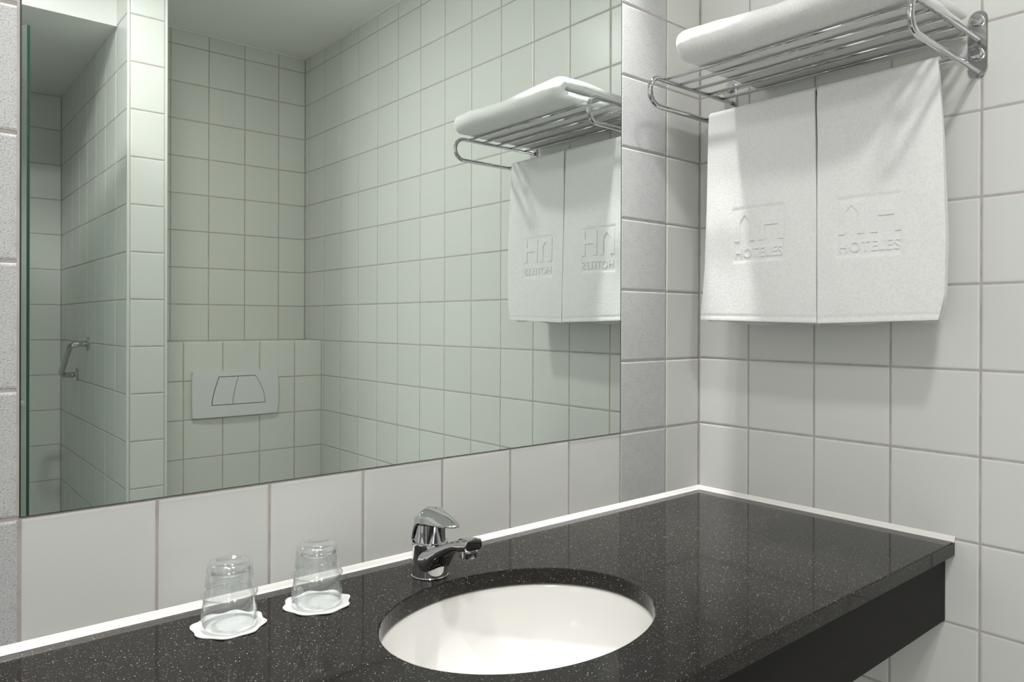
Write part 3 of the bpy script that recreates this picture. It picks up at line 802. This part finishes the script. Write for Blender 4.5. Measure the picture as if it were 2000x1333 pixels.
# ------------------------------------------------------------------ folded bath towel on the shelf rods
def bath_towel():
    zb = ARM_HI + .0008 + 0.0046
    u0, u1 = 0.1560, 0.5660
    def section(s):
        """centre line of the doubled towel in (x, z): bottom rear -> front fold -> top rear"""
        H = lerp(0.0545, 0.0440, smoothstep(0.0, 0.8, s)) + 0.003 * sin(s * 7 + 1)
        th = H * 0.485
        xf = -0.314 + 0.006 * sin(s * 5.0) + 0.012 * smoothstep(0.75, 1.0, s)
        zlo, zhi = zb + th / 2, zb + H - th / 2
        rz = (zhi - zlo) / 2; rx = th * 0.56; xr = -0.030; pts = []
        for k in range(4):
            q = k / 4; pts.append((lerp(-0.012, -0.036, q), lerp(zlo - 0.012 - .004 * sin(s * 11), zlo, q ** .6), lerp(.45, .85, q)))
        n = 12; xc = xf + th / 2 + rx
        for k in range(n): pts.append((lerp(xr - .014, xc, k / n), zlo + 0.0006 * sin(k * 2.1 + s * 6), 1.0))
        for k in range(9):
            a_ = -pi / 2 - pi * k / 8
            pts.append((xc + rx * cos(a_), (zlo + zhi) / 2 + rz * sin(a_), 1.0))
        for k in range(1, n + 1):
            q = k / n; pts.append((lerp(xc, xr, q), zhi - 0.006 * q + 0.0025 * sin(q * 5 + s * 8), 1.0 - .25 * (q > .98)))
        return pts, th
    NS = 60; vs, fs = [], []
    for i in range(NS + 1):
        s = 0.5 - 0.5 * cos(pi * i / NS); s = lerp(i / NS, s, .6)
        pts, th = section(s)
        d = min(s, 1 - s) * (u1 - u0)
        taper = 0.42 + 0.58 * sqrt(max(0.0, 1 - (1 - min(1.0, d / 0.022)) ** 2))
        u = lerp(u0, u1, s)
        up, dn = [], []
        for k, (x, z, f_) in enumerate(pts):
            a = pts[max(k - 1, 0)]; c = pts[min(k + 1, len(pts) - 1)]
            dx, dz = c[0] - a[0], c[1] - a[1]; l = sqrt(dx * dx + dz * dz) or 1
            nx, nz = -dz / l, dx / l
            h = th / 2 * taper * f_
            wv = 0.0012 * wave(u * 35, k * .7, 1.0)
            low = 0.0 if taper > .99 else (1 - taper) * 0.010
            ou = 0.005 * wave(k * .45, 0, .3) * max(0.0, 1 - d / .05) * (1 if s < .5 else -1)
            ox = max(0.0, 1 - d / .03) ** 2 * 0.012 * (x < -.25)
            up.append((x + nx * (h + wv) + ox, -u - ou, z + nz * (h + wv))); dn.append((x - nx * h + ox, -u - ou, z - nz * h))
        ring = up + dn[::-1]; vs += ring; M_ = len(ring)
    for i in range(NS):
        for k in range(M_):
            k2 = (k + 1) % M_
            fs.append((i * M_ + k, i * M_ + k2, (i + 1) * M_ + k2, (i + 1) * M_ + k))
    half = M_ // 2
    for base in (0, NS * M_):
        for k in range(half - 1): fs.append((base + k, base + k + 1, base + M_ - 2 - k, base + M_ - 1 - k))
    o = from_data('bath_towel', vs, fs, M_TERRY, None, True, True)
    sb = o.modifiers.new('soft', 'SUBSURF'); sb.levels = 1; sb.render_levels = 1
    tag(o, 'thick white bath towel folded flat on top of the chrome rack', 'towel')
bath_towel()

# ------------------------------------------------------------------ flush plate on the ledge front
def flush_plate():
    x0, x1, z0, z1 = -0.5400, -0.2035, Z0 + 0.0055, Z0 + 0.1845
    y = Y_LEDGE
    t_ = empty('flush_plate', ((x0 + x1) / 2, y, (z0 + z1) / 2), 'pale grey dual flush plate on the tiled ledge wall', 'flush plate')
    off = Vector(((x0 + x1) / 2, y, (z0 + z1) / 2))
    nx, nz = 24, 10; bm = bmesh.new(); grid = []
    def depth(s, q): return 0.014 + 0.006 * (1 - (2 * s - 1) ** 2)
    for i in range(nx + 1):
        col = []
        for j in range(nz + 1):
            s, q = i / nx, j / nz
            bul = 0.006 * sin(pi * q) * (1 if s > .5 else 0) * (2 * s - 1) if s > .5 else -0.002 * sin(pi * q) * (1 - 2 * s)
            col.append(bm.verts.new(Vector((lerp(x0, x1, s) + bul, y + depth(s, q), lerp(z0, z1, q))) - off))
        grid.append(col)
    for i in range(nx):
        for j in range(nz): bm.faces.new((grid[i][j], grid[i + 1][j], grid[i + 1][j + 1], grid[i][j + 1]))
    rim = [grid[i][0] for i in range(nx + 1)] + [grid[nx][j] for j in range(1, nz + 1)] + [grid[i][nz] for i in range(nx - 1, -1, -1)] + [grid[0][j] for j in range(nz - 1, 0, -1)]
    back = [bm.verts.new((v.co.x, 0.0006, v.co.z)) for v in rim]
    for k in range(len(rim)): bm.faces.new((rim[k], rim[(k + 1) % len(rim)], back[(k + 1) % len(rim)], back[k]))
    bm.faces.new(back)
    es = [e for e in bm.edges if e.verts[0] in rim and e.verts[1] in rim]
    bmesh.ops.bevel(bm, geom=es, offset=0.0035, segments=3, profile=.5, affect='EDGES')
    autosmooth(from_bm('cover', bm, M_PLASTIC, t_, True), 45)
    zt, zb_ = Z0 + 0.163, Z0 + 0.053
    def xl(q): return -0.4415 - 0.0275 * (1 - max(0, 1 - q) ** 1.5)      # q: 0 top, 1 bottom
    def xm(q): return -0.3665 - 0.0225 * (1 - max(0, 1 - q) ** 1.6)
    def xr(q): return -0.2985 + 0.0410 * (1 - max(0, 1 - q) ** 1.9)
    def pane(fa, fb, ins, d0, d1, name, m):
        bm = bmesh.new(); n = 12; A, B = [], []
        NC = 12
        def dep(x): return y + depth((x - x0) / (x1 - x0), 0)
        fr, bk = [], []
        for c in range(NC + 1):
            f_, b_ = [], []
            for k in range(n + 1):
                q = lerp(ins / (zt - zb_), 1 - ins / (zt - zb_), k / n); z = lerp(zt, zb_, q); x = lerp(fa(q) + ins, fb(q) - ins, c / NC)
                f_.append(bm.verts.new(Vector((x, dep(x) + d1, z)) - off)); b_.append(bm.verts.new(Vector((x, dep(x) + d0, z)) - off))
            fr.append(f_); bk.append(b_)
        for c in range(NC):
            for k in range(n): bm.faces.new((fr[c][k], fr[c + 1][k], fr[c + 1][k + 1], fr[c][k + 1]))
            for k in (0, n): bm.faces.new((fr[c][k], fr[c + 1][k], bk[c + 1][k], bk[c][k]))
        for c in (0, NC):
            for k in range(n): bm.faces.new((fr[c][k], fr[c][k + 1], bk[c][k + 1], bk[c][k]))
        for v in [v for col in bk for v in col if not v.link_faces]: bm.verts.remove(v)
        return from_bm(name, bm, m, t_)
    pane(xl, xr, -0.0014, -0.003, 0.0004, 'button_gap', M_GAP)
    for fa, fb in ((xl, xm), (xm, xr)):
        pane(fa, fb, 0.0010, 0.0, 0.0016, 'button', M_PLASTIC)
flush_plate()

# ------------------------------------------------------------------ grab bar on the shower side of the partition
def grab_bar():
    A = Vector((XP0, -2.091, Z0 + 0.296)); B = Vector((XP0, -2.302, Z0 + 0.170))
    t_ = empty('grab_bar', A, 'small slanted chrome grab bar on the shower side of the partition', 'grab bar')
    d = (B - A).normalized(); o_ = Vector((-1, 0, 0)); pts = [Vector((-0.001, 0, 0))]; so = 0.058; cr = 0.022
    pts.append(o_ * (so - cr))
    for k in range(1, 7):
        a = pi / 2 * k / 6; pts.append(o_ * (so - cr + cr * sin(a)) + d * (cr - cr * cos(a)))
    L_ = (B - A).length
    for k in range(0, 7):
        a = pi / 2 * k / 6; pts.append(o_ * (so - cr + cr * cos(a)) + d * (L_ - cr + cr * sin(a)))
    pts.append(o_ * 0.001 + d * L_)
    tube('bar', pts, 0.0106, M_CHROME, t_, 16)
    for q in (Vector(), d * L_):
        bm = bmesh.new(); bm_tube(bm, [q + o_ * -.0002, q + o_ * 0.007, q + o_ * 0.010], [0.026, 0.026, 0.020], 28)
        autosmooth(from_bm('flange', bm, M_CHROME, t_, True), 40)
grab_bar()

# ------------------------------------------------------------------ glass shower door, standing ajar
def shower_door():
    E_ = Vector((-1.1440, -1.3700, 0)); dirv = Vector((-0.470, -0.8827, 0)).normalized()
    W_ = (E_.x - (X_SHL + .025)) / -dirv.x
    t_ = empty('shower_door', E_ + dirv * W_, 'green-edged textured glass shower door at the left end of the mirror', 'shower door')
    off = E_ + dirv * W_
    nrm = Vector((-dirv.y, dirv.x, 0)); h = 0.004; z0, z1 = 0.02, Z0 + 1.190
    def slab(name, s0, s1, hh, za, zb, m):
        bm = bmesh.new(); v = []
        for s in (s0, s1):
            for e in (-hh, hh):
                for z in (za, zb): v.append(bm.verts.new(E_ + dirv * s + nrm * e + Vector((0, 0, z)) - off))
        for q in ((0, 1, 3, 2), (4, 6, 7, 5), (0, 4, 5, 1), (2, 3, 7, 6), (0, 2, 6, 4), (1, 5, 7, 3)): bm.faces.new([v[i] for i in q])
        return from_bm(name, bm, m, t_)
    slab('glass_pane', 0.0012, W_, h, z0, z1, M_DOORGLASS)
    ed = slab('polished_edge', 0.0, 0.001, h, z0, z1, M_DOOREDGE); ed['label'] = 'dark green polished glass edge'
    slab('hinge_post', W_, W_ + 0.024, 0.012, 0.0, LINT - .0005, M_CHROME_DULL)
    for s in (1, -1):
        c_ = E_ + dirv * 0.072 + Vector((0, 0, Z0 + 0.150)) - off
        bm = bmesh.new(); bm_tube(bm, [c_ + nrm * s * h, c_ + nrm * s * (h + .012), c_ + nrm * s * (h + .014), c_ + nrm * s * (h + .028), c_ + nrm * s * (h + .031)], [0.006, 0.006, 0.0135, 0.0135, 0.010], 20)
        autosmooth(from_bm('knob', bm, M_CHROME, t_, True), 40)
shower_door()
